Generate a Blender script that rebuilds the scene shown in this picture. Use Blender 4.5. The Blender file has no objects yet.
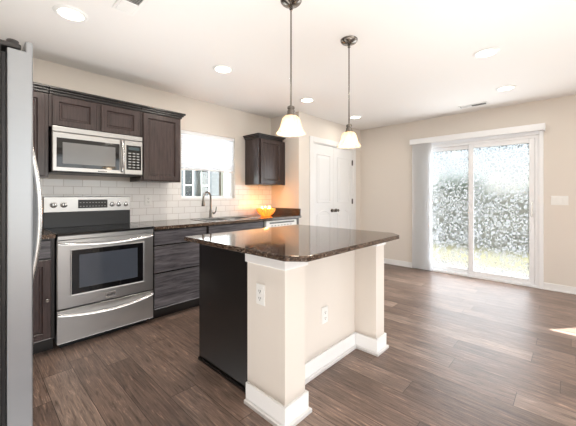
import bpy, bmesh, math, random
from math import sin, cos, pi, radians
from mathutils import Vector, Matrix
random.seed(7)
S = bpy.context.scene
COL = S.collection

# ------------------------------------------------------------ camera, sky, sun, lights, exposure
TH = radians(43.3)
cd = bpy.data.cameras.new('camera'); cam = bpy.data.objects.new('camera', cd); COL.objects.link(cam)
cd.sensor_width = 36.0; cd.lens = 36.0*300.0/576.0; cd.shift_y = -(213.0-195.3)/576.0
cd.clip_start = 0.03; cd.clip_end = 300
cam.location = (0, 0, 1.21); cam.rotation_euler = (pi/2, 0, TH-pi/2)
S.camera = cam
S.view_settings.view_transform = 'Standard'; S.view_settings.look = 'None'
S.view_settings.gamma = 1.0; S.view_settings.use_curve_mapping = False
S.view_settings.exposure = 0.17
W = bpy.data.worlds.new('sky'); S.world = W; W.use_nodes = True
nt = W.node_tree; bg = nt.nodes['Background']
sk = nt.nodes.new('ShaderNodeTexSky'); sk.sky_type = 'NISHITA'; sk.sun_disc = False
sk.sun_elevation = radians(46); sk.sun_rotation = radians(129)
hs_ = nt.nodes.new('ShaderNodeHueSaturation'); hs_.inputs['Saturation'].default_value = .55
nt.links.new(sk.outputs[0], hs_.inputs['Color']); nt.links.new(hs_.outputs[0], bg.inputs[0]); bg.inputs[1].default_value = 0.22
def lamp(name, kind, loc, energy, color=(1, 1, 1), direction=None, **kw):
    d = bpy.data.lights.new(name, kind); d.energy = energy; d.color = color
    for k, v in kw.items(): setattr(d, k, v)
    o = bpy.data.objects.new(name, d); COL.objects.link(o); o.location = loc
    if direction: o.rotation_euler = Vector(direction).to_track_quat('-Z', 'Y').to_euler()
    return o
SUNDIR = (-.78*cos(radians(46)), .63*cos(radians(46)), -sin(radians(46)))
lamp('sun', 'SUN', (9, -6, 9), 28.0, (1, .95, .9), SUNDIR, angle=radians(.6))
# daylight at the side window, sliding door and sink window, plus two added fill lamps
lamp('front_fill', 'AREA', (1.6, -3.66, 1.35), 44, (.95, .975, 1), (0, 1, .25), shape='RECTANGLE', size=3.4, size_y=1.9)  # added fill from behind the camera, set at an unseen window
lamp('daylight_side_window', 'AREA', (5.35, -1.48, 1.45), 25, (.93, .97, 1), (-1, 0, -.1), shape='RECTANGLE', size=.84, size_y=1.08)
lamp('ceiling_fill', 'AREA', (.95, .95, .03), 70, (1, .98, .95), (0, 0, 1), shape='RECTANGLE', size=3.1, size_y=4.4, spread=radians(120))  # added soft uplight just above the floor, brightens the ceiling; not a room lamp
lamp('daylight_sliding_door', 'AREA', (5.072, 1.05, 1.0), 25, (.93, .97, 1), (-1, 0, 0), shape='RECTANGLE', size=1.3, size_y=1.8)
lamp('daylight_sink_window', 'AREA', (2.2, 3.66, 1.6), 13, (.93, .97, 1), (0, -1, -.05), shape='RECTANGLE', size=.78, size_y=.80)
CAN_W = 2.5
CAN_SPOTS = [(.47, 2.46), (1.69, 2.46), (2.98, 2.47), (4.15, 2.46), (3.05, .53), (4.21, .54), (.6, -1.4), (2.2, -1.6), (3.9, -1.6)]

# ------------------------------------------------------------ materials
def srgb(r, g, b):
    f = lambda c: (c/255/12.92) if c/255 <= .04045 else ((c/255+.055)/1.055)**2.4
    return (f(r), f(g), f(b), 1)
def mat(name, col, rough=.5, metal=0, **kw):
    m = bpy.data.materials.new(name); m.use_nodes = True
    b = m.node_tree.nodes['Principled BSDF']
    b.inputs['Base Color'].default_value = col; b.inputs['Roughness'].default_value = rough
    b.inputs['Metallic'].default_value = metal
    for k, v in kw.items(): b.inputs[k].default_value = v
    return m
def nodes(m): return m.node_tree, m.node_tree.nodes['Principled BSDF']
def N(t, kind, **kw):
    n = t.nodes.new(kind)
    for k, v in kw.items():
        if hasattr(n, k): setattr(n, k, v)
        else: n.inputs[k].default_value = v
    return n
def worldpos(t, scale=(1, 1, 1), swap=None):
    g = N(t, 'ShaderNodeNewGeometry'); s = N(t, 'ShaderNodeSeparateXYZ'); c = N(t, 'ShaderNodeCombineXYZ')
    t.links.new(g.outputs['Position'], s.inputs[0])
    for i, a in enumerate(swap or 'XYZ'):
        if a == '0': continue
        mm = N(t, 'ShaderNodeMath', operation='MULTIPLY'); mm.inputs[1].default_value = scale[i]
        t.links.new(s.outputs[a], mm.inputs[0]); t.links.new(mm.outputs[0], c.inputs[i])
    return c.outputs[0]
def ramp(t, fac, stops):
    r = N(t, 'ShaderNodeValToRGB'); e = r.color_ramp.elements
    while len(e) < len(stops): e.new(.5)
    for i, (p, c) in enumerate(stops): e[i].position = p; e[i].color = c
    t.links.new(fac, r.inputs[0]); return r.outputs[0]
def bump(t, b, h, strength=.2, dist=.002):
    n = N(t, 'ShaderNodeBump'); n.inputs['Strength'].default_value = strength; n.inputs['Distance'].default_value = dist
    t.links.new(h, n.inputs['Height']); t.links.new(n.outputs[0], b.inputs['Normal'])

def paint(name, col, rough=.75):
    m = mat(name, col, rough); t, b = nodes(m)
    n = N(t, 'ShaderNodeTexNoise'); n.inputs['Scale'].default_value = 350; n.inputs['Detail'].default_value = 2
    t.links.new(worldpos(t), n.inputs['Vector']); bump(t, b, n.outputs[0], .08, .001)
    return m
M_wall = paint('beige_paint', srgb(226, 219, 211))
M_ceil = paint('ceiling_paint', srgb(240, 238, 236))
M_trim = paint('white_trim_paint', srgb(238, 238, 238), .4)
M_door = paint('white_door_paint', srgb(238, 239, 240), .4)
M_plastic = mat('white_plastic', srgb(240, 240, 238), .35)
M_dark = mat('dark_slot', srgb(25, 25, 27), .5)
M_vinyl = mat('white_vinyl', srgb(246, 248, 251), .35)

def mat_floor():
    m = mat('wood_plank_floor', (1, 1, 1, 1), .4); t, b = nodes(m)
    g0 = N(t, 'ShaderNodeNewGeometry'); sp = N(t, 'ShaderNodeSeparateXYZ'); t.links.new(g0.outputs['Position'], sp.inputs[0])
    row = N(t, 'ShaderNodeMath', operation='DIVIDE'); row.inputs[1].default_value = .165; t.links.new(sp.outputs['X'], row.inputs[0])
    fl_ = N(t, 'ShaderNodeMath', operation='FLOOR'); t.links.new(row.outputs[0], fl_.inputs[0])
    wn = N(t, 'ShaderNodeTexWhiteNoise', noise_dimensions='1D'); t.links.new(fl_.outputs[0], wn.inputs['W'])
    sh = N(t, 'ShaderNodeMath', operation='MULTIPLY_ADD'); sh.inputs[1].default_value = 1.2; t.links.new(wn.outputs['Value'], sh.inputs[0]); t.links.new(sp.outputs['Y'], sh.inputs[2])
    cv = N(t, 'ShaderNodeCombineXYZ'); t.links.new(sh.outputs[0], cv.inputs[0]); t.links.new(sp.outputs['X'], cv.inputs[1])
    v = cv.outputs[0]
    br = N(t, 'ShaderNodeTexBrick', offset=0.0, squash=1.0)
    for k, x in (('Scale', 1), ('Brick Width', 1.2), ('Row Height', .165), ('Mortar Size', .0018), ('Mortar Smooth', .1), ('Bias', 0.0)):
        br.inputs[k].default_value = x
    br.inputs['Color1'].default_value = (0, 0, 0, 1); br.inputs['Color2'].default_value = (1, 1, 1, 1); br.inputs['Mortar'].default_value = (.5, .5, .5, 1)
    t.links.new(v, br.inputs['Vector'])
    # offset the grain per plank
    ad = N(t, 'ShaderNodeVectorMath', operation='MULTIPLY_ADD'); ad.inputs[1].default_value = (7.3, 3.1, 0)
    t.links.new(br.outputs['Color'], ad.inputs[0]); t.links.new(worldpos(t, (1, 1, 0)), ad.inputs[2])
    mp = N(t, 'ShaderNodeMapping'); mp.inputs['Scale'].default_value = (42, 2.6, 1)
    t.links.new(ad.outputs[0], mp.inputs['Vector'])
    g = N(t, 'ShaderNodeTexNoise'); g.inputs['Scale'].default_value = 1.6; g.inputs['Detail'].default_value = 8; g.inputs['Roughness'].default_value = .7; g.inputs['Distortion'].default_value = 1.2
    t.links.new(mp.outputs[0], g.inputs['Vector'])
    g2 = N(t, 'ShaderNodeTexNoise'); g2.inputs['Scale'].default_value = 2.3; g2.inputs['Detail'].default_value = 4
    t.links.new(ad.outputs[0], g2.inputs['Vector'])
    base = ramp(t, br.outputs['Color'], [(0, srgb(104, 86, 77)), (.35, srgb(132, 112, 101)), (.65, srgb(118, 99, 89)), (1, srgb(156, 136, 124))])
    gr = ramp(t, g.outputs[0], [(.32, (.34, .32, .30, 1)), (.48, (.9, .9, .9, 1)), (.58, (1.15, 1.13, 1.1, 1)), (.66, (2.15, 2.08, 1.98, 1))])
    mx = N(t, 'ShaderNodeMix', data_type='RGBA', blend_type='MULTIPLY'); mx.inputs[0].default_value = 1
    t.links.new(base, mx.inputs[6]); t.links.new(gr, mx.inputs[7])
    gr2 = ramp(t, g2.outputs[0], [(.3, (.75, .74, .73, 1)), (.7, (1.2, 1.2, 1.2, 1))])
    m2 = N(t, 'ShaderNodeMix', data_type='RGBA', blend_type='MULTIPLY'); m2.inputs[0].default_value = 1
    t.links.new(mx.outputs[2], m2.inputs[6]); t.links.new(gr2, m2.inputs[7])
    m3 = N(t, 'ShaderNodeMix', data_type='RGBA'); t.links.new(br.outputs['Fac'], m3.inputs[0])
    t.links.new(m2.outputs[2], m3.inputs[6]); m3.inputs[7].default_value = srgb(66, 53, 46)
    t.links.new(m3.outputs[2], b.inputs['Base Color'])
    rr = N(t, 'ShaderNodeMapRange'); rr.inputs['To Min'].default_value = .30; rr.inputs['To Max'].default_value = .48
    t.links.new(g.outputs[0], rr.inputs[0]); t.links.new(rr.outputs[0], b.inputs['Roughness'])
    wv = N(t, 'ShaderNodeTexNoise'); wv.inputs['Scale'].default_value = 1
    mp2 = N(t, 'ShaderNodeMapping'); mp2.inputs['Scale'].default_value = (14, 5, 1)
    t.links.new(worldpos(t), mp2.inputs['Vector']); t.links.new(mp2.outputs[0], wv.inputs['Vector'])
    sm = N(t, 'ShaderNodeMath', operation='MULTIPLY_ADD'); sm.inputs[1].default_value = 2.2
    t.links.new(wv.outputs[0], sm.inputs[0]); t.links.new(g.outputs[0], sm.inputs[2])
    bump(t, b, sm.outputs[0], .35, .0025)
    return m
M_floor = mat_floor()

def mat_granite(name, tint):
    m = mat(name, (1, 1, 1, 1), .06); t, b = nodes(m)
    v = worldpos(t)
    n1 = N(t, 'ShaderNodeTexVoronoi'); n1.inputs['Scale'].default_value = 190
    n2 = N(t, 'ShaderNodeTexNoise'); n2.inputs['Scale'].default_value = 60; n2.inputs['Detail'].default_value = 6
    t.links.new(v, n1.inputs['Vector']); t.links.new(v, n2.inputs['Vector'])
    bw = N(t, 'ShaderNodeRGBToBW'); t.links.new(n1.outputs['Color'], bw.inputs[0])
    a = ramp(t, bw.outputs[0], [(.15, srgb(24, 20, 18)), (.45, srgb(*tint)), (.8, srgb(tint[0]+45, tint[1]+40, tint[2]+34)), (1, srgb(190, 178, 165))])
    c = ramp(t, n2.outputs[0], [(.35, (.5, .48, .46, 1)), (.62, (1.2, 1.2, 1.2, 1))])
    mx = N(t, 'ShaderNodeMix', data_type='RGBA', blend_type='MULTIPLY'); mx.inputs[0].default_value = 1
    t.links.new(a, mx.inputs[6]); t.links.new(c, mx.inputs[7]); t.links.new(mx.outputs[2], b.inputs['Base Color'])
    return m
M_granite = mat_granite('brown_granite', (70, 55, 47))

def mat_wood(name, c1, c2, horizontal=False, rough=.32):
    m = mat(name, c1, rough); t, b = nodes(m)
    v = worldpos(t, (4, 4, 60) if horizontal else (60, 60, 4))
    n = N(t, 'ShaderNodeTexNoise'); n.inputs['Scale'].default_value = 1; n.inputs['Detail'].default_value = 6; n.inputs['Roughness'].default_value = .65; n.inputs['Distortion'].default_value = .6
    t.links.new(v, n.inputs['Vector'])
    t.links.new(ramp(t, n.outputs[0], [(.32, c1), (.68, c2)]), b.inputs['Base Color'])
    bump(t, b, n.outputs[0], .12, .001)
    return m
M_cab = mat_wood('espresso_wood', srgb(46, 36, 35), srgb(70, 56, 54), False, .26)
M_cabh = mat_wood('espresso_wood_horizontal_sheen', srgb(40, 38, 42), srgb(104, 100, 104), True)  # drawer grain; bluish lighter streaks put reflected light into the espresso colour
M_crown = mat_wood('espresso_crown', srgb(26, 22, 22), srgb(38, 33, 32), True)
M_black = mat('black_brown_panel', srgb(24, 20, 19), .3)

def mat_steel(name, col, rough):
    m = mat(name, col, rough, 1.0); t, b = nodes(m)
    n = N(t, 'ShaderNodeTexNoise'); n.inputs['Scale'].default_value = 1; n.inputs['Detail'].default_value = 3
    t.links.new(worldpos(t, (6, 6, 500)), n.inputs['Vector'])
    rr = N(t, 'ShaderNodeMapRange'); rr.inputs['To Min'].default_value = rough*.8; rr.inputs['To Max'].default_value = rough*1.25
    t.links.new(n.outputs[0], rr.inputs[0]); t.links.new(rr.outputs[0], b.inputs['Roughness'])
    bump(t, b, n.outputs[0], .04, .0005)
    return m
M_steel = mat_steel('brushed_steel', srgb(178, 177, 176), .32)
M_chrome = mat('polished_steel', srgb(205, 205, 205), .26, 1.0)
M_nickel = mat('brushed_nickel', srgb(132, 126, 120), .22, 1.0)
M_fridgeside = mat('dark_grey_fridge_case', srgb(62, 60, 60), .5)
M_blackglass = mat('black_glass', srgb(14, 14, 16), .06)
M_ovenglass = mat('oven_glass', srgb(66, 71, 80), .08)
M_mwglass = mat('microwave_mesh_glass', srgb(112, 112, 112), .15)
M_blackplastic = mat('black_plastic', srgb(22, 22, 24), .35)
M_grey = mat('grey_print', srgb(150, 150, 150), .5)
M_knobgrey = mat('dark_hinge_metal', srgb(95, 90, 85), .35, .8)

def mat_tile():
    m = mat('white_subway_tile', (1, 1, 1, 1), .18); t, b = nodes(m)
    br = N(t, 'ShaderNodeTexBrick', offset=.5)
    for k, x in (('Scale', 1), ('Brick Width', .152), ('Row Height', .0762), ('Mortar Size', .0022), ('Mortar Smooth', .3)):
        br.inputs[k].default_value = x
    br.inputs['Color1'].default_value = srgb(247, 246, 245); br.inputs['Color2'].default_value = srgb(240, 239, 238); br.inputs['Mortar'].default_value = srgb(203, 198, 194)
    t.links.new(worldpos(t, (1, 1, 1), 'XZ0'), br.inputs['Vector'])
    t.links.new(br.outputs['Color'], b.inputs['Base Color'])
    iv = N(t, 'ShaderNodeMath', operation='SUBTRACT'); iv.inputs[0].default_value = 1; t.links.new(br.outputs['Fac'], iv.inputs[1])
    bump(t, b, iv.outputs[0], .4, .002)
    return m
M_tile = mat_tile()

def emis(name, col, strength):
    m = mat(name, col, .5); b = m.node_tree.nodes['Principled BSDF']
    b.inputs['Emission Color'].default_value = col; b.inputs['Emission Strength'].default_value = strength
    return m
M_canglow = emis('can_lamp_glow', srgb(255, 244, 226), 6)
M_bulb = emis('warm_bulb_glow', srgb(255, 232, 200), 7)
M_amberbulb = emis('amber_bulb_glow', srgb(255, 176, 70), 30)

def mat_shade():
    m = bpy.data.materials.new('ribbed_cream_glass'); m.use_nodes = True; t = m.node_tree; t.nodes.clear()
    o = N(t, 'ShaderNodeOutputMaterial'); tr = N(t, 'ShaderNodeBsdfTranslucent'); tr.inputs[0].default_value = srgb(252, 242, 226)
    pb = N(t, 'ShaderNodeBsdfPrincipled'); pb.inputs['Base Color'].default_value = srgb(240, 230, 216); pb.inputs['Roughness'].default_value = .2
    tp = N(t, 'ShaderNodeBsdfTransparent'); tp.inputs[0].default_value = srgb(250, 240, 225)
    a = N(t, 'ShaderNodeMixShader'); a.inputs[0].default_value = .5
    t.links.new(tr.outputs[0], a.inputs[1]); t.links.new(pb.outputs[0], a.inputs[2])
    c = N(t, 'ShaderNodeMixShader'); c.inputs[0].default_value = .25
    t.links.new(a.outputs[0], c.inputs[1]); t.links.new(tp.outputs[0], c.inputs[2]); t.links.new(c.outputs[0], o.inputs[0])
    return m
M_shade = mat_shade()

def mat_clear(name, tint, rough=0.0):
    m = bpy.data.materials.new(name); m.use_nodes = True; t = m.node_tree; t.nodes.clear()
    o = N(t, 'ShaderNodeOutputMaterial'); tp = N(t, 'ShaderNodeBsdfTransparent'); tp.inputs[0].default_value = tint
    gl = N(t, 'ShaderNodeBsdfGlossy'); gl.inputs['Roughness'].default_value = .03
    fr = N(t, 'ShaderNodeFresnel'); fr.inputs[0].default_value = 1.45
    a = N(t, 'ShaderNodeMixShader'); t.links.new(fr.outputs[0], a.inputs[0])
    t.links.new(tp.outputs[0], a.inputs[1]); t.links.new(gl.outputs[0], a.inputs[2]); t.links.new(a.outputs[0], o.inputs[0])
    return m
M_glass = mat_clear('clear_glass', (.95, .97, .96, 1))
M_amber = None

def mat_film():
    m = bpy.data.materials.new('patterned_frosted_glass'); m.use_nodes = True; t = m.node_tree; t.nodes.clear()
    o = N(t, 'ShaderNodeOutputMaterial')
    v = worldpos(t, (1, 1, 1), 'YZ0')
    nz = N(t, 'ShaderNodeTexNoise'); nz.inputs['Scale'].default_value = 24; nz.inputs['Detail'].default_value = 1
    t.links.new(v, nz.inputs['Vector'])
    ad = N(t, 'ShaderNodeVectorMath', operation='MULTIPLY_ADD'); ad.inputs[1].default_value = (.075, .075, 0)
    t.links.new(nz.outputs['Color'], ad.inputs[0]); t.links.new(v, ad.inputs[2])
    vo = N(t, 'ShaderNodeTexVoronoi', feature='DISTANCE_TO_EDGE'); vo.inputs['Scale'].default_value = 23
    t.links.new(ad.outputs[0], vo.inputs['Vector'])
    fac = ramp(t, vo.outputs['Distance'], [(.09, (0, 0, 0, 1)), (.14, (1, 1, 1, 1))])
    tr = N(t, 'ShaderNodeBsdfTranslucent'); tr.inputs[0].default_value = (.36, .385, .41, 1)
    tp = N(t, 'ShaderNodeBsdfTransparent'); tp.inputs[0].default_value = (.80, .83, .84, 1)
    df = N(t, 'ShaderNodeBsdfDiffuse'); df.inputs[0].default_value = (.8, .8, .8, 1)
    fr = N(t, 'ShaderNodeMixShader'); fr.inputs[0].default_value = .15
    rf = N(t, 'ShaderNodeBsdfRefraction'); rf.inputs['Color'].default_value = (.86, .89, .91, 1); rf.inputs['Roughness'].default_value = .36; rf.inputs['IOR'].default_value = 1.18
    t.links.new(tr.outputs[0], fr.inputs[1]); t.links.new(df.outputs[0], fr.inputs[2])
    fs = N(t, 'ShaderNodeMixShader'); fs.inputs[0].default_value = .15
    t.links.new(fr.outputs[0], fs.inputs[1]); t.links.new(tp.outputs[0], fs.inputs[2])
    mx = N(t, 'ShaderNodeMixShader'); t.links.new(fac, mx.inputs[0])
    t.links.new(rf.outputs[0], mx.inputs[1]); t.links.new(fs.outputs[0], mx.inputs[2])
    gl = N(t, 'ShaderNodeBsdfGlossy'); gl.inputs['Roughness'].default_value = .1
    m2 = N(t, 'ShaderNodeMixShader'); m2.inputs[0].default_value = .05
    t.links.new(mx.outputs[0], m2.inputs[1]); t.links.new(gl.outputs[0], m2.inputs[2]); t.links.new(m2.outputs[0], o.inputs[0])
    return m
M_film = mat_film()
def mat_translucent(name, col, f=.5):
    m = bpy.data.materials.new(name); m.use_nodes = True; t = m.node_tree; t.nodes.clear()
    o = N(t, 'ShaderNodeOutputMaterial'); tr = N(t, 'ShaderNodeBsdfTranslucent'); tr.inputs[0].default_value = col
    df = N(t, 'ShaderNodeBsdfDiffuse'); df.inputs[0].default_value = col
    fr = N(t, 'ShaderNodeMixShader'); fr.inputs[0].default_value = 1-f
    t.links.new(tr.outputs[0], fr.inputs[1]); t.links.new(df.outputs[0], fr.inputs[2]); t.links.new(fr.outputs[0], o.inputs[0])
    return m
M_blind = mat_translucent('white_blind_fabric', srgb(246, 247, 250), .45)
M_vane = mat_translucent('white_vane_vinyl', srgb(250, 251, 252), .45)
M_amber = mat_translucent('amber_glass', srgb(250, 214, 150), .5)
M_fsteel = mat_steel('fridge_steel', srgb(156, 159, 163), .36)
def mat_siding(name, c, rh):
    m = mat(name, c, .7); t, b = nodes(m)
    w = N(t, 'ShaderNodeTexBrick', offset=.5)
    for k, x in (('Scale', 1), ('Brick Width', 4), ('Row Height', rh), ('Mortar Size', .008)): w.inputs[k].default_value = x
    w.inputs['Color1'].default_value = c; w.inputs['Color2'].default_value = c; w.inputs['Mortar'].default_value = tuple(x*.6 for x in c[:3])+(1,)
    t.links.new(worldpos(t, (1, 1, 1), 'XZ0'), w.inputs['Vector']); t.links.new(w.outputs[0], b.inputs['Base Color'])
    return m
M_siding = mat_siding('grey_siding', srgb(104, 111, 118), .12)
def mat_noise(name, c1, c2, scale, rough=.9):
    m = mat(name, c1, rough); t, b = nodes(m)
    n = N(t, 'ShaderNodeTexNoise'); n.inputs['Scale'].default_value = scale; n.inputs['Detail'].default_value = 6
    t.links.new(worldpos(t), n.inputs['Vector']); t.links.new(ramp(t, n.outputs[0], [(.35, c1), (.65, c2)]), b.inputs['Base Color'])
    return m
M_grass = mat_noise('dry_green_lawn', srgb(98, 96, 66), srgb(120, 116, 84), 3)
M_concrete = mat_noise('patio_concrete', srgb(106, 102, 94), srgb(118, 114, 106), 5)
M_leaf = mat_noise('shrub_leaves', srgb(62, 78, 52), srgb(92, 108, 72), 4)
M_fence = mat_noise('weathered_fence_wood', srgb(132, 134, 130), srgb(156, 156, 150), 3)

# ------------------------------------------------------------ mesh builder
class MB:
    def __init__(s): s.b = bmesh.new()
    def box(s, x0, y0, z0, x1, y1, z1, bev=0, seg=2):
        t = bmesh.new()
        bmesh.ops.create_cube(t, size=1, matrix=Matrix.Translation(((x0+x1)/2, (y0+y1)/2, (z0+z1)/2)) @ Matrix.Diagonal((abs(x1-x0), abs(y1-y0), abs(z1-z0), 1)))
        if bev: bmesh.ops.bevel(t, geom=t.edges[:], offset=bev, segments=seg, profile=.5, affect='EDGES')
        s._merge(t); return s
    def _merge(s, t):
        me = bpy.data.meshes.new('tmp'); t.to_mesh(me); t.free(); s.b.from_mesh(me); bpy.data.meshes.remove(me)
    def cyl(s, p0, p1, r, r2=None, seg=20, bev=0):
        p0 = Vector(p0); p1 = Vector(p1); d = p1-p0; t = bmesh.new()
        bmesh.ops.create_cone(t, cap_ends=True, segments=seg, radius1=r, radius2=r if r2 is None else r2, depth=d.length)
        if bev: bmesh.ops.bevel(t, geom=[e for e in t.edges if abs(e.verts[0].co.z-e.verts[1].co.z) < 1e-6], offset=bev, segments=2, profile=.5, affect='EDGES')
        t.transform(Matrix.Translation((p0+p1)/2) @ d.to_track_quat('Z', 'Y').to_matrix().to_4x4()); s._merge(t); return s
    def lathe(s, c, prof, seg=32, ribs=0, amp=0, ry=1, cap=False):
        # prof: list of (r, z)
        rings = []
        for r, z in prof:
            ring = []
            for i in range(seg):
                a = 2*pi*i/seg; rr = r*(1+amp*cos(ribs*a)) if ribs else r
                ring.append(s.b.verts.new((c[0]+rr*cos(a), c[1]+rr*sin(a)*ry, c[2]+z)))
            rings.append(ring)
        for a, b in zip(rings, rings[1:]):
            for i in range(seg): s.b.faces.new((a[i], a[(i+1) % seg], b[(i+1) % seg], b[i]))
        if cap: s.b.faces.new(rings[0][::-1]); s.b.faces.new(rings[-1])
        return s
    def prism(s, poly, z0, z1, bev=0, f=None):
        t = bmesh.new(); f = f or (lambda u, v, w: (u, v, w))
        a = [t.verts.new(f(x, y, z0)) for x, y in poly]; b = [t.verts.new(f(x, y, z1)) for x, y in poly]
        t.faces.new(a[::-1]); t.faces.new(b); n = len(poly)
        for i in range(n): t.faces.new((a[i], a[(i+1) % n], b[(i+1) % n], b[i]))
        bmesh.ops.recalc_face_normals(t, faces=t.faces[:])
        if bev: bmesh.ops.bevel(t, geom=t.edges[:], offset=bev, segments=2, profile=.5, affect='EDGES')
        s._merge(t); return s
    def tube(s, pts, r, seg=12, rx=None):
        pts = [Vector(p) for p in pts]; rings = []
        up = Vector((0, 0, 1)); prev = None
        for i, p in enumerate(pts):
            d = (pts[min(i+1, len(pts)-1)]-pts[max(i-1, 0)]).normalized()
            if prev is None:
                n = d.cross(up if abs(d.z) < .9 else Vector((1, 0, 0))).normalized()
            else: n = (prev-d*prev.dot(d)).normalized()
            prev = n; q = d.cross(n); rr = r[i] if isinstance(r, (list, tuple)) else r
            rings.append([s.b.verts.new(p+n*cos(2*pi*k/seg)*(rx or rr)+q*sin(2*pi*k/seg)*rr) for k in range(seg)])
        for a, b in zip(rings, rings[1:]):
            for k in range(seg): s.b.faces.new((a[k], a[(k+1) % seg], b[(k+1) % seg], b[k]))
        s.b.faces.new(rings[0][::-1]); s.b.faces.new(rings[-1]); return s
    def loft(s, u0, u1, v0, v1, rects, f):
        # nested rectangles (inset, depth); closed back and front
        rings = [[s.b.verts.new(f(u, v, d)) for u, v in ((u0+i, v0+i), (u1-i, v0+i), (u1-i, v1-i), (u0+i, v1-i))] for i, d in rects]
        for a, b in zip(rings, rings[1:]):
            for k in range(4): s.b.faces.new((a[k], a[(k+1) % 4], b[(k+1) % 4], b[k]))
        s.b.faces.new(rings[0][::-1]); s.b.faces.new(rings[-1]); return s
    def build(s, name, material, parent=None, smooth=False, origin=None):
        b = s.b; bmesh.ops.recalc_face_normals(b, faces=b.faces[:])
        if origin is None and parent is None:
            xs = [v.co for v in b.verts]
            origin = ((min(v.x for v in xs)+max(v.x for v in xs))/2, (min(v.y for v in xs)+max(v.y for v in xs))/2, min(v.z for v in xs))
        root = parent
        while root is not None and root.parent is not None: root = root.parent
        off = Vector(root.location) if root is not None else Vector(origin)
        bmesh.ops.translate(b, verts=b.verts[:], vec=-off)
        me = bpy.data.meshes.new(name); b.to_mesh(me); b.free(); me.materials.append(material)
        o = bpy.data.objects.new(name, me); COL.objects.link(o)
        if parent is not None: o.parent = parent
        else: o.location = off
        if smooth:
            for p in me.polygons: p.use_smooth = True
            me.set_sharp_from_angle(angle=radians(40)) if hasattr(me, 'set_sharp_from_angle') else None
        return o
def tag(o, label, cat, group=None):
    o['label'] = label; o['category'] = cat
    if group: o['group'] = group
    return o
def thing(name, loc, label, cat, group=None):
    o = bpy.data.objects.new(name, None); o.empty_display_size = .1; COL.objects.link(o); o.location = loc
    return tag(o, label, cat, group)
def struct(o, label=None):
    o['kind'] = 'structure'
    if label: o['label'] = label
    return o
def box1(name, m, parent, x0, y0, z0, x1, y1, z1, bev=0): return MB().box(x0, y0, z0, x1, y1, z1, bev).build(name, m, parent)
def copy_tree(o, loc):
    c = o.copy(); COL.objects.link(c); c.location = loc
    for ch in [x for x in bpy.data.objects if x.parent is o]:
        d = ch.copy(); COL.objects.link(d); d.parent = c
        for g in [x for x in bpy.data.objects if x.parent is ch]:
            e = g.copy(); COL.objects.link(e); e.parent = d
    return c
fneg_y = lambda Y: (lambda u, v, d: (u, Y+d, v))     # faces -y
fpos_y = lambda Y: (lambda u, v, d: (u, Y-d, v))
fneg_x = lambda X: (lambda u, v, d: (X+d, u, v))
fpos_x = lambda X: (lambda u, v, d: (X-d, u, v))

# ------------------------------------------------------------ room shell
XL, XR, YB, YF, H = -.64, 5.08, 3.49, -3.5, 2.44
XC, YP = 3.31, 2.90          # corner wall beside the counter, pantry wall
struct(box1('floor', M_floor, None, XL-.12, YF-.12, -.06, XR+.14, YB+.14, 0))
struct(box1('ceiling', M_ceil, None, XL-.12, YF-.12, H, XR+.14, YB+.14, H+.1))
struct(box1('wall_left', M_wall, None, XL-.12, YF-.12, 0, XL, YB+.14, H))
WX0, WX1, WZ0, WZ1 = 1.785, 2.60, 1.165, 2.02
wb = MB(); y0, y1 = YB, YB+.14
wb.box(XL, y0, 0, WX0, y1, H).box(WX1, y0, 0, XC, y1, H).box(WX0, y0, 0, WX1, y1, WZ0).box(WX0, y0, WZ1, WX1, y1, H)
wall_back = struct(wb.build('wall_back', M_wall))
tb = MB(); ty = YB-.008
tb.box(XL, ty, .914, 1.785, YB-.0005, 1.36).box(WX1, ty, .914, XC-.001, YB-.0005, 1.36).box(1.785, ty, .914, WX1, YB-.0005, WZ0)
tb.build('tile_backsplash', M_tile, wall_back)
struct(box1('wall_corner', M_wall, None, XC, YP+.12, 0, XC+.12, YB+.14, H))
# pantry wall with door opening
PX0, PX1, PZ = 3.635, 4.80, 2.035
struct(MB().box(XC, YP, 0, PX0, YP+.12, H).box(PX1, YP, 0, XR, YP+.12, H).box(PX0, YP, PZ, PX1, YP+.12, H).build('wall_pantry', M_wall))
SY0, SY1, SZ = .30, 1.86, 2.0
struct(MB().box(XR, YF, 0, XR+.14, -1.90, H).box(XR, -1.06, 0, XR+.14, SY0, H).box(XR, SY1, 0, XR+.14, YB+.14, H)
       .box(XR, -1.90, 0, XR+.14, -1.06, .9).box(XR, -1.90, 2.18, XR+.14, -1.06, H).box(XR, SY0, SZ, XR+.14, SY1, H).build('wall_right', M_wall))
struct(MB().box(XL, YF-.12, 0, -.1, YF, H).box(3.3, YF-.12, 0, XR, YF, H).box(-.1, YF-.12, 0, 3.3, YF, .4).box(-.1, YF-.12, 2.3, 3.3, YF, H).build('wall_front', M_wall))

# window over the sink
w = MB(); wy = YB+.06
fw = .035
w.box(WX0, wy, WZ0, WX0+fw, wy+.06, WZ1, .003).box(WX1-fw, wy, WZ0, WX1, wy+.06, WZ1, .003).box(WX0+fw, wy, WZ1-fw, WX1-fw, wy+.06, WZ1, .003).box(WX0+fw, wy, WZ0, WX1-fw, wy+.06, WZ0+fw, .003)
w.box(WX0+fw, wy+.012, 1.57, WX1-fw, wy+.05, 1.605, .003)
win = struct(w.build('window_1', M_vinyl))
box1('pane', M_glass, win, WX0+fw, wy+.03, WZ0+fw, WX1-fw, wy+.034, WZ1-fw)
MB().box(WX0-.0, YB-.012, WZ0-.018, WX1+.0, YB+.06, WZ0+.002, .003).build('window_sill', M_trim, win)
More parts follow.
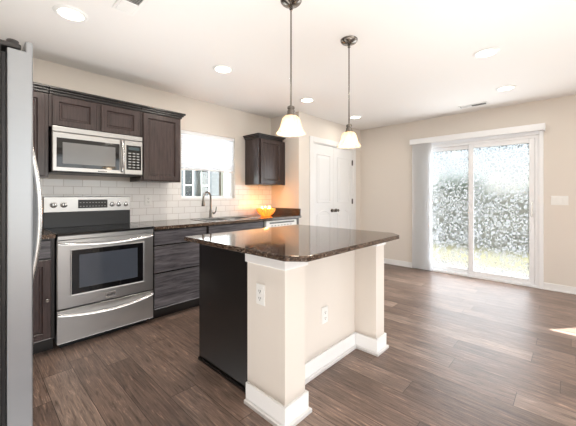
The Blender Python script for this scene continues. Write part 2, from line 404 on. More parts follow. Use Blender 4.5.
# window behind the camera's side, front
w = MB()
for x in (-.1, .99, 2.13, 3.26): w.box(x, YF-.09, .4, x+.04, YF-.03, 2.3, .003)
w.box(-.1, YF-.09, .4, 3.3, YF-.03, .44).box(-.1, YF-.09, 2.26, 3.3, YF-.03, 2.3)
struct(w.build('window_2', M_vinyl))
w = MB(); w.box(XR+.04, -1.90, .9, XR+.1, -1.86, 2.18).box(XR+.04, -1.10, .9, XR+.1, -1.06, 2.18).box(XR+.04, -1.86, .9, XR+.1, -1.10, .94).box(XR+.04, -1.86, 2.14, XR+.1, -1.10, 2.18)
struct(w.build('window_3', M_vinyl))

# pantry double doors
dm = MB()
cs = .085
dm.box(PX0-cs, YP-.018, 0, PX0, YP, PZ+cs, .004).box(PX1, YP-.018, 0, PX1+cs, YP, PZ+cs, .004).box(PX0, YP-.018, PZ, PX1, YP, PZ+cs, .004)
dm.box(PX0-.0, YP, 0, PX0+.012, YP+.1, PZ).box(PX1-.012, YP, 0, PX1, YP+.1, PZ).box(PX0+.012, YP, PZ-.012, PX1-.012, YP+.1, PZ)
pd = struct(dm.build('door_1', M_trim), 'white double pantry door in white casing')
mid = (PX0+PX1)/2
def arched(mb, x0, x1, z0, z1, rise, yf, top):
    # raised moulding ring with an arched rail, traced as a closed tube
    n = 14; pts = [(x0, yf, z0), (x1, yf, z0)] if top else [(x0, yf, z0), (x1, yf, z0)]
    arc = [(x1+(x0-x1)*i/n, yf, z1+rise*sin(pi*i/n)) for i in range(n+1)]
    path = pts+arc
    for i in range(len(path)):
        a = path[i]; b = path[(i+1) % len(path)]
        mb.tube([a, b], .008, 8)
for (a, b) in ((PX0+.014, mid-.0015), (mid+.0015, PX1-.014)):
    d = MB().box(a, YP+.012, .012, b, YP+.047, PZ-.014, .002)
    i0, i1 = a+.11, b-.11
    arched(d, i0, i1, 1.10, 1.86, .0, YP+.012, True)
    arched(d, i0, i1, .22, .90, .06, YP+.012, False)
    d.box(i0+.045, YP+.007, 1.145, i1-.045, YP+.02, 1.815, .003).box(i0+.045, YP+.007, .265, i1-.045, YP+.02, .88, .003)
    leaf = d.build('door_leaf', M_door, pd)
    kx = mid-.06 if b < mid+.01 else mid+.06
    k = MB(); k.cyl((kx, YP+.012, .955), (kx, YP+.004, .955), .03, bev=.002); k.cyl((kx, YP+.01, .955), (kx, YP-.03, .955), .01)
    k.cyl((kx, YP-.022, .955), (kx, YP-.05, .955), .026, .022, bev=.006)
    k.build('door_knob', M_nickel, leaf, True)
    hx = PX0+.006 if b < mid+.01 else PX1-.006
    for hz in (.25, 1.1, 1.80): MB().box(hx-.009, YP-.003, hz-.045, hx+.009, YP+.013, hz+.045, .001).cyl((hx, YP-.004, hz-.048), (hx, YP-.004, hz+.048), .006, seg=10).build('hinge', M_knobgrey, leaf)

# sliding glass door
X = XR
s = MB()
s.box(X-.02, SY0-.045, 0, X, SY0, SZ+.05, .004).box(X-.02, SY1, 0, X, SY1+.045, SZ+.05, .004).box(X-.02, SY0, SZ, X, SY1, SZ+.05, .004)
s.box(X, SY0, 0, X+.1, SY0+.04, SZ).box(X, SY1-.04, 0, X+.1, SY1, SZ).box(X, SY0+.04, SZ-.035, X+.1, SY1-.04, SZ).box(X-.012, SY0, 0, X+.12, SY1, .03, .004)
sd = struct(s.build('door_2', M_vinyl), 'white sliding patio door with patterned glass')
def sash(y0, y1, x, handle):
    st = .06
    f = MB().box(x, y0, .03, x+.04, y0+st, SZ-.035, .004).box(x, y1-st, .03, x+.04, y1, SZ-.035, .004).box(x, y0+st, .03, x+.04, y1-st, .095, .004).box(x, y0+st, SZ-.095, x+.04, y1-st, SZ-.035, .004)
    p = f.build('sliding_panel', M_vinyl, sd)
    box1('glass_pane', M_film, p, x+.017, y0+st-.005, .09, x+.023, y1-st+.005, SZ-.09)
    if handle: MB().box(x-.012, y0+.018, .93, x, y0+.042, 1.13, .004).tube([(x-.01, y0+.03, .95), (x-.035, y0+.03, .98), (x-.035, y0+.03, 1.08), (x-.01, y0+.03, 1.11)], .006, 8).build('door_handle', M_plastic, p)
sash(SY0+.042, 1.105, X+.012, True)
sash(1.06, SY1-.042, X+.057, False)

# trims
def baseboard(name, segs, m=M_trim):
    b = MB()
    for (x0, y0, x1, y1, nx, ny) in segs:   # wall-line from (x0,y0) to (x1,y1), normal into room
        for th, z0, z1 in ((.012, 0, .088), (.022, 0, .018)):
            b.box(min(x0, x1, x0+nx*th, x1+nx*th), min(y0, y1, y0+ny*th, y1+ny*th), z0, max(x0, x1, x0+nx*th, x1+nx*th), max(y0, y1, y0+ny*th, y1+ny*th), z1, .003)
    return struct(b.build(name, m))
baseboard('baseboard_right', [(XR, YF, XR, SY0-.045, -1, 0), (XR, SY1+.045, XR, YP, -1, 0)])
baseboard('baseboard_pantry', [(XC+.0, YP, PX0-cs, YP, 0, -1), (PX1+cs, YP, XR-.022, YP, 0, -1)])
baseboard('baseboard_left', [(XL, YF, XL, 1.38, 1, 0)])
baseboard('baseboard_front', [(XL+.022, YF, XR-.022, YF, 0, 1)])

# ------------------------------------------------------------ cabinets
def door_front(x0, x1, z0, z1, Y, f=None, style='panel', fr=.047):
    f = f or fneg_y(Y)
    if style == 'panel': r = [(0, .019), (0, .003), (.003, 0), (fr, 0), (fr+.008, .012), (fr+.016, .012), (fr+.024, .008)]
    elif style == 'flat': r = [(0, .019), (0, .004), (.004, 0)]
    return MB().loft(x0, x1, z0, z1, r, f)
FY = 3.16
def wall_cabinet(x0, x1, z0, z1, label, doors, crown=(0, 0), group=None, depth=YB):
    t = thing('wall_cabinet', ((x0+x1)/2, YB-.01, z0), label, 'cabinet', group)
    MB().box(x0, FY+.02, z0, x1, YB-.009, z1, .001).build('case', M_cab, t)
    for a, b in doors: door_front(a, b, z0+.012, z1-.012, FY).build('door', M_cab, t)
    l, r = crown
    c = MB()
    for k, (o, za, zb) in enumerate(((.012, z1-.002, z1+.02), (.026, z1+.02, z1+.038), (.042, z1+.038, z1+.056))):
        c.box(x0-(o if l else 0), FY+.02-o, za, x1+(o if r else 0), YB-.009, zb, .003)
    c.build('crown_moulding', M_crown, t)
    return t
CZ1 = 2.065
wall_cabinet(-.10, .452, 1.36, CZ1, 'dark wall cabinet left of the microwave, partly behind the fridge', [(-.08, .17), (.178, .428)])
wall_cabinet(.454, 1.190, 1.79, CZ1, 'short dark wall cabinet with two small doors above the microwave', [(.474, .797), (.835, 1.170)])
wall_cabinet(1.192, 1.620, 1.355, CZ1, 'tall dark wall cabinet right of the microwave', [(1.212, 1.598)], (0, 1))
sc = wall_cabinet(2.775, 3.235, 1.365, 2.02, 'small dark wall cabinet in the corner right of the sink window', [(2.80, 3.215)], (1, 1))
MB().box(3.235, FY+.02, 1.365, XC-.001, FY+.04, 2.02, .001).build('filler_strip', M_cab, sc)

def base_cabinet(x0, x1, label, fronts, y0=2.885, m=M_cabh, top=.882):
    t = thing('base_cabinet', ((x0+x1)/2, 3.2, 0), label, 'cabinet')
    MB().box(x0, y0+.02, .105, x1, YB-.009, top, .001).build('case', M_black, t)  # case coloured black so the gaps between fronts look shaded
    MB().box(x0, y0+.085, 0, x1, YB-.02, .105).build('toe_kick', M_black, t)
    for name, a, b, za, zb, st in fronts:
        d = door_front(a, b, za, zb, y0, style=st).build(name, m if name == 'drawer' else M_cab, t)
    return t
base_cabinet(1.198, 1.775, 'dark base cabinet with three wide drawers right of the range', [('drawer', 1.208, 1.768, .732, .868, 'flat'), ('drawer', 1.208, 1.768, .466, .716, 'flat'), ('drawer', 1.208, 1.768, .118, .450, 'flat')])
base_cabinet(1.777, 2.618, 'dark sink base cabinet under the window beside the dishwasher', [('drawer', 1.80, 2.60, .735, .872, 'flat'), ('door', 1.80, 2.197, .118, .722, 'panel'), ('door', 2.203, 2.60, .118, .722, 'panel')], top=.735)
MB().box(1.777, 2.905, .735, 2.618, 2.925, .882, .001).build('front_rail', M_black, [o for o in bpy.data.objects if 'sink base' in str(o.get('label'))][0])
lb = base_cabinet(-.02, .450, 'dark base cabinet with one drawer left of the range', [('drawer', .03, .425, .735, .868, 'flat'), ('door', .03, .425, .118, .72, 'panel')])
MB().cyl((.40, 2.886, .42), (.40, 2.866, .42), .006).cyl((.40, 2.868, .42), (.40, 2.858, .42), .013, bev=.003).build('knob', M_nickel, [o for o in bpy.data.objects if o.parent is lb and o.name.startswith('door')][0], True)
# filler beside dishwasher
fl = MB().box(3.235, 2.90, 0, XC-.001, 3.45, .882, .001).build('filler_panel', M_cab); tag(fl, 'narrow dark filler panel between dishwasher and corner wall', 'panel')

# dishwasher
t = thing('dishwasher', (2.93, 3.2, 0), 'white dishwasher with a black-printed control strip beside the sink cabinet', 'dishwasher')
MB().box(2.624, 2.91, .10, 3.230, 3.46, .878, .002).build('body', M_blackplastic, t)
MB().box(2.628, 2.93, 0, 3.226, 3.40, .10).build('toe_kick', M_blackplastic, t)
MB().box(2.632, 2.87, .115, 3.222, 2.91, .768, .006).build('door', M_plastic, t)
cp = MB().box(2.632, 2.865, .774, 3.222, 2.91, .872, .006).build('control_panel', M_plastic, t)
MB().box(2.69, 2.862, .835, 3.17, 2.866, .853, .001).build('vent_strip', mat('grey_vent', srgb(90, 90, 90), .5), cp)
for i in range(7): MB().box(2.72+i*.06, 2.8625, .80, 2.75+i*.06, 2.866, .812, .001).build('button', M_grey, cp)

# worktop along the back wall
SX0, SX1, SYa, SYb = 1.86, 2.60, 2.97, 3.36
ct = MB(); z0, z1 = .884, .914; YE = 2.852
ct.box(1.198, YE, z0, SX0, YB-.0085, z1).box(SX1, YE, z0, XC-.001, YB-.0085, z1).box(SX0, YE, z0, SX1, SYa, z1).box(SX0, SYb, z0, SX1, YB-.0085, z1)
o = ct.build('worktop', M_granite); tag(o, 'long brown granite worktop around the sink along the back wall', 'worktop')
MB().box(XC-.022, YE+.01, .914, XC-.001, YB-.0085, 1.016, .002).build('side_splash', M_granite, o, origin=None)
o = MB().box(XL+.001, YE, z0, .450, YB-.0085, z1, .002).build('worktop', M_granite); tag(o, 'short brown granite worktop left of the range', 'worktop')

# sink
t = thing('kitchen_sink', ((SX0+SX1)/2, 3.16, .72), 'stainless double bowl sink set in the granite under the window', 'sink')
r = MB(); r.box(SX0-.015, SYa-.015, .9145, SX1+.015, SYa+.02, .920, .002).box(SX0-.015, SYb-.03, .9145, SX1+.015, SYb+.015, .920, .002).box(SX0-.015, SYa+.02, .9145, SX0+.02, SYb-.03, .920, .002).box(SX1-.02, SYa+.02, .9145, SX1+.015, SYb-.03, .920, .002).box(2.215, SYa+.02, .9145, 2.245, SYb-.03, .919, .002)
r.build('rim', M_chrome, t)
for a, b in ((SX0+.02, 2.215), (2.245, SX1-.02)):
    bw = MB(); y0, y1, zz = SYa+.02, SYb-.03, .745
    for q in ((a, y0, zz, a+.003, y1, .915), (b-.003, y0, zz, b, y1, .915), (a, y0, zz, b, y0+.003, .915), (a, y1-.003, zz, b, y1, .915), (a, y0, zz-.003, b, y1, zz)): bw.box(*q)
    bo = bw.build('bowl', M_steel, t)
    MB().cyl(((a+b)/2, 3.15, zz), ((a+b)/2, 3.15, zz+.004), .04).build('drain', M_chrome, bo)
# faucet
fx, fy = 2.155, 3.415
t = thing('faucet', (fx, fy, .914), 'brushed nickel gooseneck pull-down faucet behind the sink', 'faucet')
MB().cyl((fx, fy, .9145), (fx, fy, .925), .028, bev=.003).cyl((fx, fy, .92), (fx, fy, 1.02), .021, .018).build('base', M_nickel, t, True)
dx, dy = -.90, -.43
pts = [(fx, fy, 1.0), (fx, fy, 1.14)]+[(fx+dx*(.085-.085*cos(a)), fy+dy*(.085-.085*cos(a)), 1.165+.085*sin(a)) for a in [pi*i/12 for i in range(0, 13)]]
pts += [(fx+dx*.17, fy+dy*.17, 1.15)]
MB().tube(pts, .0125, 14).build('spout', M_nickel, t, True)
MB().cyl((fx+dx*.17, fy+dy*.17, 1.15), (fx+dx*.172, fy+dy*.172, 1.075), .0155, .021, bev=.002).build('spray_head', M_nickel, t, True)
MB().cyl((fx+.015, fy-.01, .975), (fx+.045, fy-.03, .98), .014, .011).tube([(fx+.045, fy-.03, .98), (fx+.055, fy-.036, 1.01), (fx+.06, fy-.04, 1.06)], [.009, .007, .005], 10).build('lever', M_nickel, t, True)

# amber light bowl in the corner
gx, gy = 2.95, 3.22
t = thing('lantern_bowl', (gx, gy, .914), 'glowing amber glass bowl of small lights on the granite in the corner', 'lamp')
MB().lathe((gx, gy, .9145), [(.0, .0), (.06, .0), (.065, .006), (.10, .03), (.125, .07), (.13, .105), (.127, .105), (.12, .07), (.095, .034), (.05, .01), (.0, .008)], 96, 12, .10).build('glass_bowl', M_amber, t, True)
rb = random.Random(3)
for i in range(13):
    a = rb.random()*6.28; rr = .085*math.sqrt(rb.random()); z = .9145+.03+rb.random()*.09
    MB().lathe((gx+rr*cos(a), gy+rr*sin(a), z+.015), [(.0, -.013), (.009, -.009), (.013, 0), (.009, .009), (.0, .013)], 10).build('bulb', M_amberbulb, t, True)
lamp('lantern_glow', 'POINT', (gx, gy, 1.05), 1.8, (1, .52, .16), shadow_soft_size=.05)

# ------------------------------------------------------------ range
def text_marks(mb, x0, x1, z0, z1, Y, n, f=None):
    for i in range(n):
        a = x0+(x1-x0)*(i+.15)/n; b = x0+(x1-x0)*(i+.8)/n; mb.box(a, Y-.0008, z0, b, Y, z1)
t = thing('range', (.831, 3.15, 0), 'stainless steel electric range with black glass cooktop under the microwave', 'oven')
rx0, rx1 = .457, 1.190; RF = 2.868
MB().box(rx0+.003, RF+.03, .05, rx1-.003, 3.44, .892, .002).box(rx0+.03, RF+.08, 0, rx1-.03, 3.40, .05).build('body', M_blackplastic, t)
ck = MB().box(rx0, RF-.015, .893, rx1, 3.42, .916, .005).build('cooktop', M_blackglass, t)
M_burner = mat('burner_print', srgb(70, 70, 72), .25)
for bx, by, br_ in ((.64, 3.02, .095), (1.02, 3.02, .075), (.64, 3.27, .075), (1.02, 3.27, .095)):
    MB().lathe((bx, by, .9163), [(br_, 0), (br_+.004, .0003), (br_+.006, 0)], 40).lathe((bx, by, .9163), [(br_*.55, 0), (br_*.55+.002, .0003), (br_*.55+.004, 0)], 40).build('burner_ring', M_burner, ck)
MB().box(rx0+.004, RF-.005, .862, rx1-.004, RF+.03, .893, .003).build('front_trim', M_steel, t)
od = MB().loft(rx0+.002, rx1-.002, .322, .860, [(0, .035), (0, .006), (.006, 0), (.05, 0)], fneg_y(RF)).build('oven_door', M_steel, t)
MB().loft(rx0+.085, rx1-.085, .415, .785, [(0, .01), (0, -.002), (.006, -.004), (.012, -.004)], fneg_y(RF)).build('window_frame', M_steel, od)
MB().box(rx0+.095, RF-.006, .425, rx1-.095, RF+.002, .775, .002).build('window_border', M_blackglass, od)
MB().box(rx0+.145, RF-.0075, .47, rx1-.145, RF-.005, .735, .001).build('window_glass', M_ovenglass, od)
bd = MB().box(.79, RF-.006, .345, .87, RF, .385, .002).build('badge', M_chrome, od); tm = MB(); text_marks(tm, .80, .86, .360, .371, RF-.006, 6); tm.build('badge_letters', M_dark, od)
def bow_handle(x0, x1, z, Y, out, r, sag=0):
    n = 24; p = []
    for i in range(n+1):
        s_ = i/n; k = sin(pi*s_)**.55 if 0 < s_ < 1 else 0
        p.append((x0+(x1-x0)*s_, Y-.004-out*k, z-sag*sin(pi*s_)))
    return MB().tube(p, .011, 12, rx=.015)
bow_handle(rx0+.012, rx1-.012, .835, RF, .05, .011, .02).build('handle', M_chrome, od, True)
dr = MB().loft(rx0+.002, rx1-.002, .058, .312, [(0, .035), (0, .002), (.002, 0), (.05, 0)], fneg_y(RF)).build('storage_drawer', M_steel, t)
bow_handle(rx0+.012, rx1-.012, .285, RF, .045, .011, .03).build('handle', M_chrome, dr, True)
# backguard
bgm = MB().box(rx0-.012, 3.38, .916, rx1-.03, 3.475, 1.065, .002).build('backguard_base', M_blackplastic, t)
bp = MB().loft(rx0-.012, rx1-.03, 1.055, 1.196, [(0, .075), (0, .004), (.004, 0), (.05, 0)], fneg_y(3.372)).build('control_panel', M_steel, t)
dp = MB().box(.70, 3.366, 1.088, .945, 3.373, 1.168, .002).build('display', M_blackplastic, bp)
for r_ in range(2):
    for c_ in range(9):
        MB().box(.712+c_*.0255, 3.365, 1.103+r_*.035, .724+c_*.0255, 3.3665, 1.109+r_*.035).build('key_print', M_grey, bp)
for kx in (.515, .590, .985, 1.045, 1.115):
    kn = MB().cyl((kx, 3.372, 1.123), (kx, 3.364, 1.123), .027, bev=.002).cyl((kx, 3.366, 1.123), (kx, 3.338, 1.123), .021, .018, bev=.004).build('knob', M_chrome, bp, True)
    MB().box(kx-.003, 3.336, 1.106, kx+.003, 3.339, 1.140, .001).build('pointer', M_dark, bp)

# ------------------------------------------------------------ microwave
t = thing('microwave', (.83, 3.28, 1.40), 'stainless over-the-range microwave under the short wall cabinet', 'microwave')
MY = 3.085; mx0, mx1, mz0, mz1 = .463, 1.175, 1.402, 1.785
MB().box(mx0, MY+.03, mz0, mx1, YB-.02, mz1, .003).build('body', M_blackplastic, t)
MB().box(mx0, MY+.004, mz1-.045, mx1, MY+.035, mz1, .004).build('top_grille', M_steel, t)
md = MB().loft(mx0, mx1-.17, mz0+.008, mz1-.048, [(0, .03), (0, .005), (.005, 0), (.04, 0)], fneg_y(MY)).build('door', M_steel, t)
MB().box(mx0+.028, MY-.003, 1.445, .965, MY+.001, 1.690, .002).build('window_border', M_blackglass, md)
MB().box(mx0+.068, MY-.0045, 1.475, .93, MY-.002, 1.655, .001).build('window_glass', M_mwglass, md)
MB().tube([(.985, MY, 1.432+.30*i/12) if i in (0, 12) else (.985, MY-.045*sin(pi*i/12)**.5, 1.432+.30*i/12) for i in range(13)], .011, 10).build('handle', M_chrome, md, True)
tm = MB(); text_marks(tm, .79, .86, 1.420, 1.431, MY, 7); tm.build('badge_letters', M_dark, md)
cp = MB().loft(mx1-.168, mx1, mz0+.008, mz1-.048, [(0, .03), (0, .005), (.005, 0), (.03, 0)], fneg_y(MY)).build('control_panel', M_steel, t)
MB().box(1.025, MY-.003, 1.455, 1.160, MY+.001, 1.690, .002).build('key_pad', M_blackglass, cp)
for r_ in range(6):
    for c_ in range(3): MB().box(1.043+c_*.037, MY-.0038, 1.472+r_*.027, 1.068+c_*.037, MY-.0028, 1.484+r_*.027).build('button', M_grey, cp)
MB().box(1.043, MY-.0038, 1.645, 1.143, MY-.0028, 1.675).build('display', mat('display_grey', srgb(60, 72, 76), .2), cp)

# ------------------------------------------------------------ fridge
t = thing('refrigerator', (-.2, 1.84, 0), 'stainless side-by-side refrigerator cut by the left edge', 'fridge')
FX = .155; fy0, fy1 = 1.392, 2.292
MB().box(-.60, fy0+.003, .03, .072, fy1-.003, 1.725, .006).build('case', M_fridgeside, t)
MB().box(-.55, fy0+.03, 0, .04, fy1-.03, .03).build('base_grille', M_blackplastic, t)
MB().box(.072, fy0+.012, .06, .086, fy1-.012, 1.70, .002).build('door_gasket', M_blackplastic, t)
ym = (fy0+fy1)/2
for a, b, hy in ((fy0, ym-.003, ym-.045), (ym+.003, fy1, ym+.045)):
    # door skin: thin front lip a little taller than the foam body
    d = MB().box(.086, a, .05, FX-.012, b, 1.715, .004).box(FX-.022, a, .05, FX, b, 1.752, .006, 3).build('door', M_fsteel, t)
    n = 26; P = [(FX-.004+.070*(sin(pi*i/n)**.6 if 0 < i < n else 0), hy, .72+.80*i/n) for i in range(n+1)]
    MB().tube(P, .013, 12, rx=.010).build('handle', M_chrome, d, True)
    MB().box(.0, a+.02 if hy < ym else b-.12, 1.725, .125, a+.12 if hy < ym else b-.02, 1.742, .004).cyl((.105, (a+.05) if hy < ym else b-.05, 1.735), (.105, (a+.05) if hy < ym else b-.05, 1.760), .017, bev=.003).build('hinge_cover', M_fridgeside, d)

# ------------------------------------------------------------ island
t = thing('kitchen_island', (1.7, 1.55, 0), 'kitchen island with beige knee wall and corner posts, white baseboards and black end panel', 'kitchen island')
KY = 1.26
MB().box(1.125, KY, 0, 2.254, 1.385, .884).build('knee_wall', M_wall, t)
pA = MB().box(1.120, 1.077, 0, 1.283, 1.384, .8835, .002).build('post', M_wall, t)
MB().box(1.108, 1.065, .822, 1.295, 1.392, .8838, .003).build('post_cap', M_trim, pA)
pB = MB().box(2.12, 1.077, 0, 2.254, KY+.001, .8835, .002).build('post', M_wall, t)
MB().box(2.108, 1.065, .822, 2.266, KY-.001, .8838, .003).build('post_cap', M_trim, pB)
def skirt(x0, y0, x1, y1, parent, sides):
    b = MB()
    for th, h_ in ((.014, .118), (.028, .022)):
        if 'W' in sides: b.box(x0-th, y0-(th if 'S' in sides else 0), 0, x0, y1, h_, .003)
        if 'E' in sides: b.box(x1, y0-(th if 'S' in sides else 0), 0, x1+th, y1, h_, .003)
        if 'S' in sides: b.box(x0, y0-th, 0, x1, y0, h_, .003)
    return b.build('baseboard', M_trim, parent)
skirt(1.120, 1.077, 1.283, 1.384, pA, 'WS'); MB().box(1.283, 1.063, 0, 1.297, KY, .118, .003).box(1.283, 1.049, 0, 1.311, KY, .022, .003).build('baseboard', M_trim, pA)
MB().box(2.106, 1.063, 0, 2.12, KY, .118, .003).box(2.092, 1.049, 0, 2.12, KY, .022, .003).build('baseboard', M_trim, pB)
skirt(2.12, 1.077, 2.254, 1.385, pB, 'ES')
MB().box(1.297, KY-.014, 0, 2.106, KY, .118, .003).box(1.311, KY-.028, 0, 2.092, KY, .022, .003).build('knee_wall_baseboard', M_trim, t)
MB().box(1.18, 1.386, .10, 2.25, 1.985, .883, .001).box(1.18, 1.386, 0, 2.25, 1.92, .10).build('cabinet_case', M_black, t)
MB().box(1.168, 1.386, 0, 1.180, 2.005, .883, .001).box(1.156, 1.386, 0, 1.168, 2.005, .018, .003).build('end_panel', M_black, t)['label'] = 'black end panel'
for i in range(3):
    a = 1.20+i*.35; door_front(a, a+.34, .72, .87, 0, fpos_y(2.004), 'flat').build('drawer', M_cab, t); door_front(a, a+.34, .12, .71, 0, fpos_y(2.004)).build('door', M_cab, t)
poly = [(1.125, .93), (2.20, .93), (2.29, 1.02), (2.29, 2.02), (1.055, 2.02), (1.055, 1.02)]
o = MB().prism(poly, .8845, .914, .004).build('island_worktop', M_granite); tag(o, 'polished brown granite island top with clipped corners', 'worktop')

# outlets and switches
def plate(name, c, w, h, normal, label, cat, gangs=1, kind='outlet', root_parent=None):
    t = thing(name, c, label, cat)
    # build facing -y around origin then rotate root
    hw, hh = w/2, h/2; x, y, z = c
    MB().loft(x-hw, x+hw, z-hh, z+hh, [(0, 0), (0, -.003), (.003, -.006)], lambda u, v, d: (u, y+d, v)).build('plate', M_plastic, t)
    for g in range(gangs):
        gx_ = x+(g-(gangs-1)/2)*.046
        if kind == 'outlet':
            for dz in (-.02, .02):
                s_ = MB().cyl((gx_, y-.005, z+dz), (gx_, y-.0085, z+dz), .016, seg=18).build('socket', M_plastic, t)
                MB().box(gx_-.008, y-.0092, z+dz-.004, gx_-.005, y-.008, z+dz+.006).box(gx_+.005, y-.0092, z+dz-.004, gx_+.008, y-.008, z+dz+.006).cyl((gx_, y-.008, z+dz-.010), (gx_, y-.0092, z+dz-.010), .003, seg=8).build('slots', M_dark, s_)
        else:
            MB().box(gx_-.016, y-.010, z-.033, gx_+.016, y-.005, z+.033, .002).build('rocker', M_plastic, t)
    if normal == '-x': t.rotation_euler = (0, 0, -pi/2)
    return t
plate('power_outlet', (1.12, 1.265, .655), .07, .115, '-x', 'white outlet high on the near post of the island', 'outlet')
plate('power_outlet', (1.711, KY, .370), .07, .115, '-y', 'white outlet low on the beige knee wall of the island', 'outlet')
plate('power_outlet', (1.385, YB-.008, 1.155), .075, .118, '-y', 'white outlet on the subway tile right of the range', 'outlet')
plate('light_switch', (XR, .102, 1.145), .163, .115, '-x', 'white three-rocker switch plate right of the sliding door', 'switch', 3, 'switch')

# ------------------------------------------------------------ blinds
t = thing('window_blind', (2.19, YB+.03, WZ1), 'white pleated blind half lowered over the sink window', 'blind')
MB().box(WX0+.004, YB+.008, WZ1-.04, WX1-.004, YB+.052, WZ1-.001, .003).build('head_rail', M_vinyl, t)
b = MB(); n = 18; zt, zb = WZ1-.04, 1.56
prev = None
for k in range(n*2+1):
    z = zt+(zb-zt)*k/(n*2); y = YB+.02+(.012 if k % 2 else 0)
    a, c = b.b.verts.new((WX0+.006, y, z)), b.b.verts.new((WX1-.006, y, z))
    a2, c2 = b.b.verts.new((WX0+.006, y+.0015, z)), b.b.verts.new((WX1-.006, y+.0015, z))
    if prev: b.b.faces.new((prev[0], prev[1], c, a)); b.b.faces.new((prev[2], prev[3], c2, a2))
    prev = (a, c, a2, c2)
b.build('pleated_fabric', M_blind, t)
# bottom rail, sagging slightly in the middle is up in the photo
MB().tube([(WX0+.01+(WX1-WX0-.02)*i/12, YB+.026, 1.535+.012*sin(pi*i/12)) for i in range(13)], .013, 8).build('bottom_rail', M_vinyl, t, True)

t = thing('vertical_blind', (XR-.05, 1.09, 2.12), 'white vertical blind with its vanes stacked at the left of the sliding door', 'blind')
MB().box(XR-.105, .235, 2.040, XR-.092, 1.935, 2.125, .003).box(XR-.092, .235, 2.105, XR-.001, 1.935, 2.125).box(XR-.092, .235, 2.040, XR-.001, .248, 2.105).box(XR-.092, 1.922, 2.040, XR-.001, 1.935, 2.105).build('valance', M_vinyl, t)
MB().box(XR-.07, .26, 2.06, XR-.03, 1.91, 2.09, .002).build('head_rail', M_vinyl, t)
for i in range(13):
    y = 1.615+i*.0225; a = radians(48)
    v = MB(); n = 6; fr_, bk = [], []
    for k in range(n+1):
        s_ = (k/n-.5)*.088; bow_ = .006*(1-(2*k/n-1)**2)
        px_, py_ = XR-.068+s_*sin(a)*.75-bow_*cos(a), y+s_*cos(a)+bow_*sin(a)
        fr_.append((px_, py_)); bk.append((px_+.0008, py_+.0012))
    v.prism(fr_+bk[::-1], .025, 2.06); v.build('vane', M_vane, t)

# ------------------------------------------------------------ pendants
def pendant(x, y, label):
    t = thing('pendant_lamp', (x, y, H), label, 'pendant lamp', 'pendant lamps above the island')
    MB().lathe((x, y, H), [(.0, -.034), (.018, -.034), (.03, -.028), (.058, -.020), (.066, -.010), (.068, -.0005)], 32).build('canopy', M_nickel, t, True)
    MB().cyl((x, y, H-.03), (x, y, 1.768), .0055, seg=10).cyl((x, y, H-.06), (x, y, H-.03), .011, .009, seg=14).build('rod', M_nickel, t, True)
    MB().lathe((x, y, 1.71), [(.0, .062), (.014, .062), (.023, .056), (.023, .044), (.020, .042), (.020, .034), (.024, .032), (.024, .012), (.029, .010), (.029, 0), (.0, 0)], 24).build('socket_cup', M_nickel, t, True)
    prof = [(.024, .0), (.040, -.006), (.053, -.022), (.060, -.045), (.065, -.070), (.074, -.092), (.087, -.108), (.092, -.116), (.089, -.117), (.070, -.093), (.061, -.070), (.056, -.045), (.049, -.022), (.037, -.009), (.022, -.003)]
    MB().lathe((x, y, 1.712), prof, 96, 16, .045).build('glass_shade', M_shade, t, True)
    MB().lathe((x, y, 1.63), [(.0, -.028), (.014, -.024), (.024, -.010), (.027, .004), (.022, .02), (.013, .04), (.012, .075), (.0, .075)], 20).build('bulb', M_bulb, t, True)
    lamp('pendant_light', 'POINT', (x, y, 1.59), 1.4, (1, .84, .64), shadow_soft_size=.03)
pendant(1.388, 1.282, 'nearer brushed nickel pendant with a ribbed cream glass bell shade')
pendant(2.061, 1.278, 'farther brushed nickel pendant with a ribbed cream glass bell shade')

# ------------------------------------------------------------ recessed lights, vents
LBL = ['round recessed ceiling light above the range', 'round recessed ceiling light left of the near pendant rod', 'round recessed ceiling light just right of the near pendant rod',
       'small round recessed ceiling light by the far pendant rod near the pantry', 'larger recessed ceiling light above the sliding door area', 'recessed ceiling light nearest the ceiling vent by the sliding door',
       'recessed ceiling light behind the camera on the left', 'recessed ceiling light behind the camera in the middle', 'recessed ceiling light behind the camera on the right']
t0 = None
for (x, y), lb_ in zip(CAN_SPOTS, LBL):
    if t0 is None:
        t0 = thing('recessed_light', (x, y, H), lb_, 'ceiling light', 'recessed ceiling lights')
        MB().lathe((x, y, H), [(.072, -.001), (.074, -.010), (.082, -.012), (.096, -.006), (.100, -.0005)], 36).build('trim_ring', M_plastic, t0, True)
        MB().lathe((x, y, H), [(.0, -.007), (.04, -.0072), (.073, -.006), (.073, -.003), (.0, -.003)], 36).build('lens', M_canglow, t0, True)
    else: c = copy_tree(t0, (x, y, H)); c['label'] = lb_
    lamp('can_light', 'AREA', (x, y, H-.016), 8.0 if (y > 1 and x < 2.5) else CAN_W, (1, .93, .83), (0, 0, -1), shape='DISK', size=.13)
def vent(x, y, sx, sy, rz, label):
    t = thing('ceiling_vent', (x, y, H), label, 'vent')
    f = MB().box(x-sx, y-sy, H-.008, x+sx, y-sy+.018, H-.0005, .002).box(x-sx, y+sy-.018, H-.008, x+sx, y+sy, H-.0005, .002).box(x-sx, y-sy+.018, H-.008, x-sx+.018, y+sy-.018, H-.0005, .002).box(x+sx-.018, y-sy+.018, H-.008, x+sx, y+sy-.018, H-.0005, .002)
    f.build('frame', M_plastic, t)
    MB().box(x-sx+.018, y-sy+.018, H-.003, x+sx-.018, y+sy-.018, H-.0005).build('duct', M_dark, t)
    n = int((2*sy-.04)/.016)
    for i in range(n):
        yy = y-sy+.024+i*.016
        s_ = (1 if yy > y else -1)
        MB().prism([(yy, H-.004), (yy+.0015, H-.004), (yy+.0015+.008*s_, H-.013), (yy+.008*s_, H-.013)], x-sx+.018, x+sx-.018, f=lambda u, v, w: (w, u, v)).build('louver', M_plastic, t)
    return t
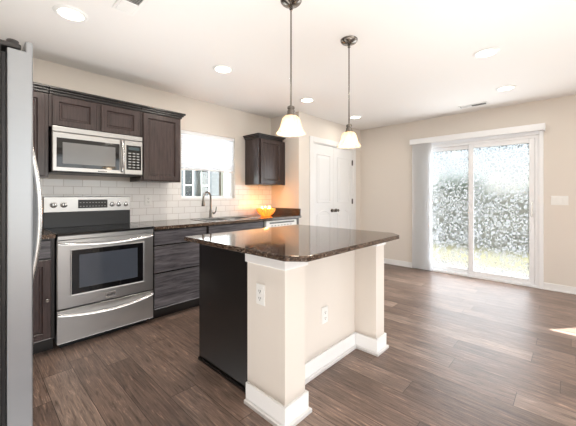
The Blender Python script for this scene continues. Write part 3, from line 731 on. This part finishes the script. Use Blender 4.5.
vent(.70, 2.03, .065, .15, 0, 'white slatted ceiling vent cut by the top edge above the range')
vent(4.71, .97, .065, .17, 0, 'white slatted ceiling vent in front of the sliding door')

# ------------------------------------------------------------ outside
struct(box1('lawn', M_grass, None, -15, -25, -.25, 40, 30, -.15))
struct(box1('patio', M_concrete, None, XR+.15, -1.2, -.15, XR+1.1, 3.2, -.04))
# neighbouring house seen through the sink window
hs = thing('neighbour_house', (5.5, 10, -.15), 'pale grey sided house outside the sink window', 'house')
HY = 9.0
MB().box(.5, HY, -.15, 6.02, HY+6, 5.2).build('wall', M_siding, hs)
MB().box(6.02, HY+1.6, -.15, 12, HY+6, 5.2).build('porch_wall', mat_siding('tan_siding', srgb(102, 90, 76), .12), hs)
MB().prism([(.2, 5.2), (12.3, 5.2), (10, 7.4), (2.5, 7.4)], HY-.4, HY+6.4, f=lambda u, v, w: (u, w, v)).build('roof', mat('roof_shingle', srgb(92, 88, 86), .9), hs)
M_shut = mat('blue_grey_shutter', srgb(84, 92, 100), .6); M_hpane = mat('dark_window_pane', srgb(44, 50, 56), .1)
for a, b in ((4.72, 4.98), (5.33, 5.57), (3.3, 3.7)):
    f = MB().box(a-.04, HY-.03, .9, b+.04, HY, 2.15, .004); wo = f.build('window', M_vinyl, hs)
    MB().box(a, HY-.04, .94, b, HY-.028, 1.52).box(a, HY-.04, 1.56, b, HY-.028, 2.11).build('pane', M_hpane, wo)
    MB().box(a-.14, HY-.025, .9, a-.045, HY, 2.15, .003).box(b+.045, HY-.025, .9, b+.14, HY, 2.15, .003).build('shutter', M_shut, hs)
MB().box(5.80, HY-.6, -.15, 5.98, HY-.42, 4.2, .01).build('porch_post', M_trim, hs)
MB().box(6.80, HY-.6, -.15, 6.96, HY-.42, 4.2, .01).build('porch_post', M_trim, hs)
MB().box(5.7, HY-.7, 4.2, 12, HY+1.6, 4.5).build('porch_beam', M_trim, hs)
# fence and shrubs beyond the sliding door
fn = thing('garden_fence', (9.6, 2, -.15), 'grey board fence across the lawn, dim through the patterned glass', 'fence')
b = MB()
for i in range(100): b.box(9.6, -13+i*.2, -.15, 9.625, -13+i*.2+.185, 1.25+.02*(i % 2), .003)
b.build('boards', M_fence, fn)
for i in range(9): MB().box(9.63, -13+i*2.5, -.15, 9.73, -12.9+i*2.5, 1.3, .004).build('post', M_fence, fn)
def shrub(x, y, r, h, label):
    rs = random.Random(int(x*10+y*7)); m = MB()
    for i in range(1500):
        a = rs.random()*6.283; u = rs.uniform(-1, 1); q = rs.uniform(.75, 1)*(1+.18*sin(3*a+x)+.15*sin(5*u*3+y))
        c_ = Vector((x+r*q*math.sqrt(1-u*u)*cos(a), y+r*q*math.sqrt(1-u*u)*sin(a), -.15+.4+h/2*(1+u*q*.98)))
        d1 = Vector((rs.gauss(0, 1), rs.gauss(0, 1), rs.gauss(0, 1))).normalized()*.11; d2 = d1.orthogonal().normalized()*.07
        m.b.faces.new([m.b.verts.new(c_+d1), m.b.verts.new(c_+d2), m.b.verts.new(c_-d1), m.b.verts.new(c_-d2)])
    t = thing('garden_tree', (x, y, -.15), label, 'tree', 'trees beyond the fence'); m.build('foliage', M_leaf, t)
    MB().cyl((x, y, -.15), (x, y, h*.5), .12, .07, 10).build('trunk', M_fence, t)
for i, (x, y, r, h) in enumerate(((13, -2.4, .9, 1.6), (13.5, .4, 1.0, 1.3), (13, 3.2, .9, 1.7), (13.5, 6.0, 1.0, 1.5))):
    shrub(x, y, r, h, ['green tree beyond the fence at the right of the sliding door', 'low wide green tree beyond the fence behind the right glass panel', 'green tree beyond the fence behind the left glass panel', 'green tree beyond the fence behind the vane stack'][i])
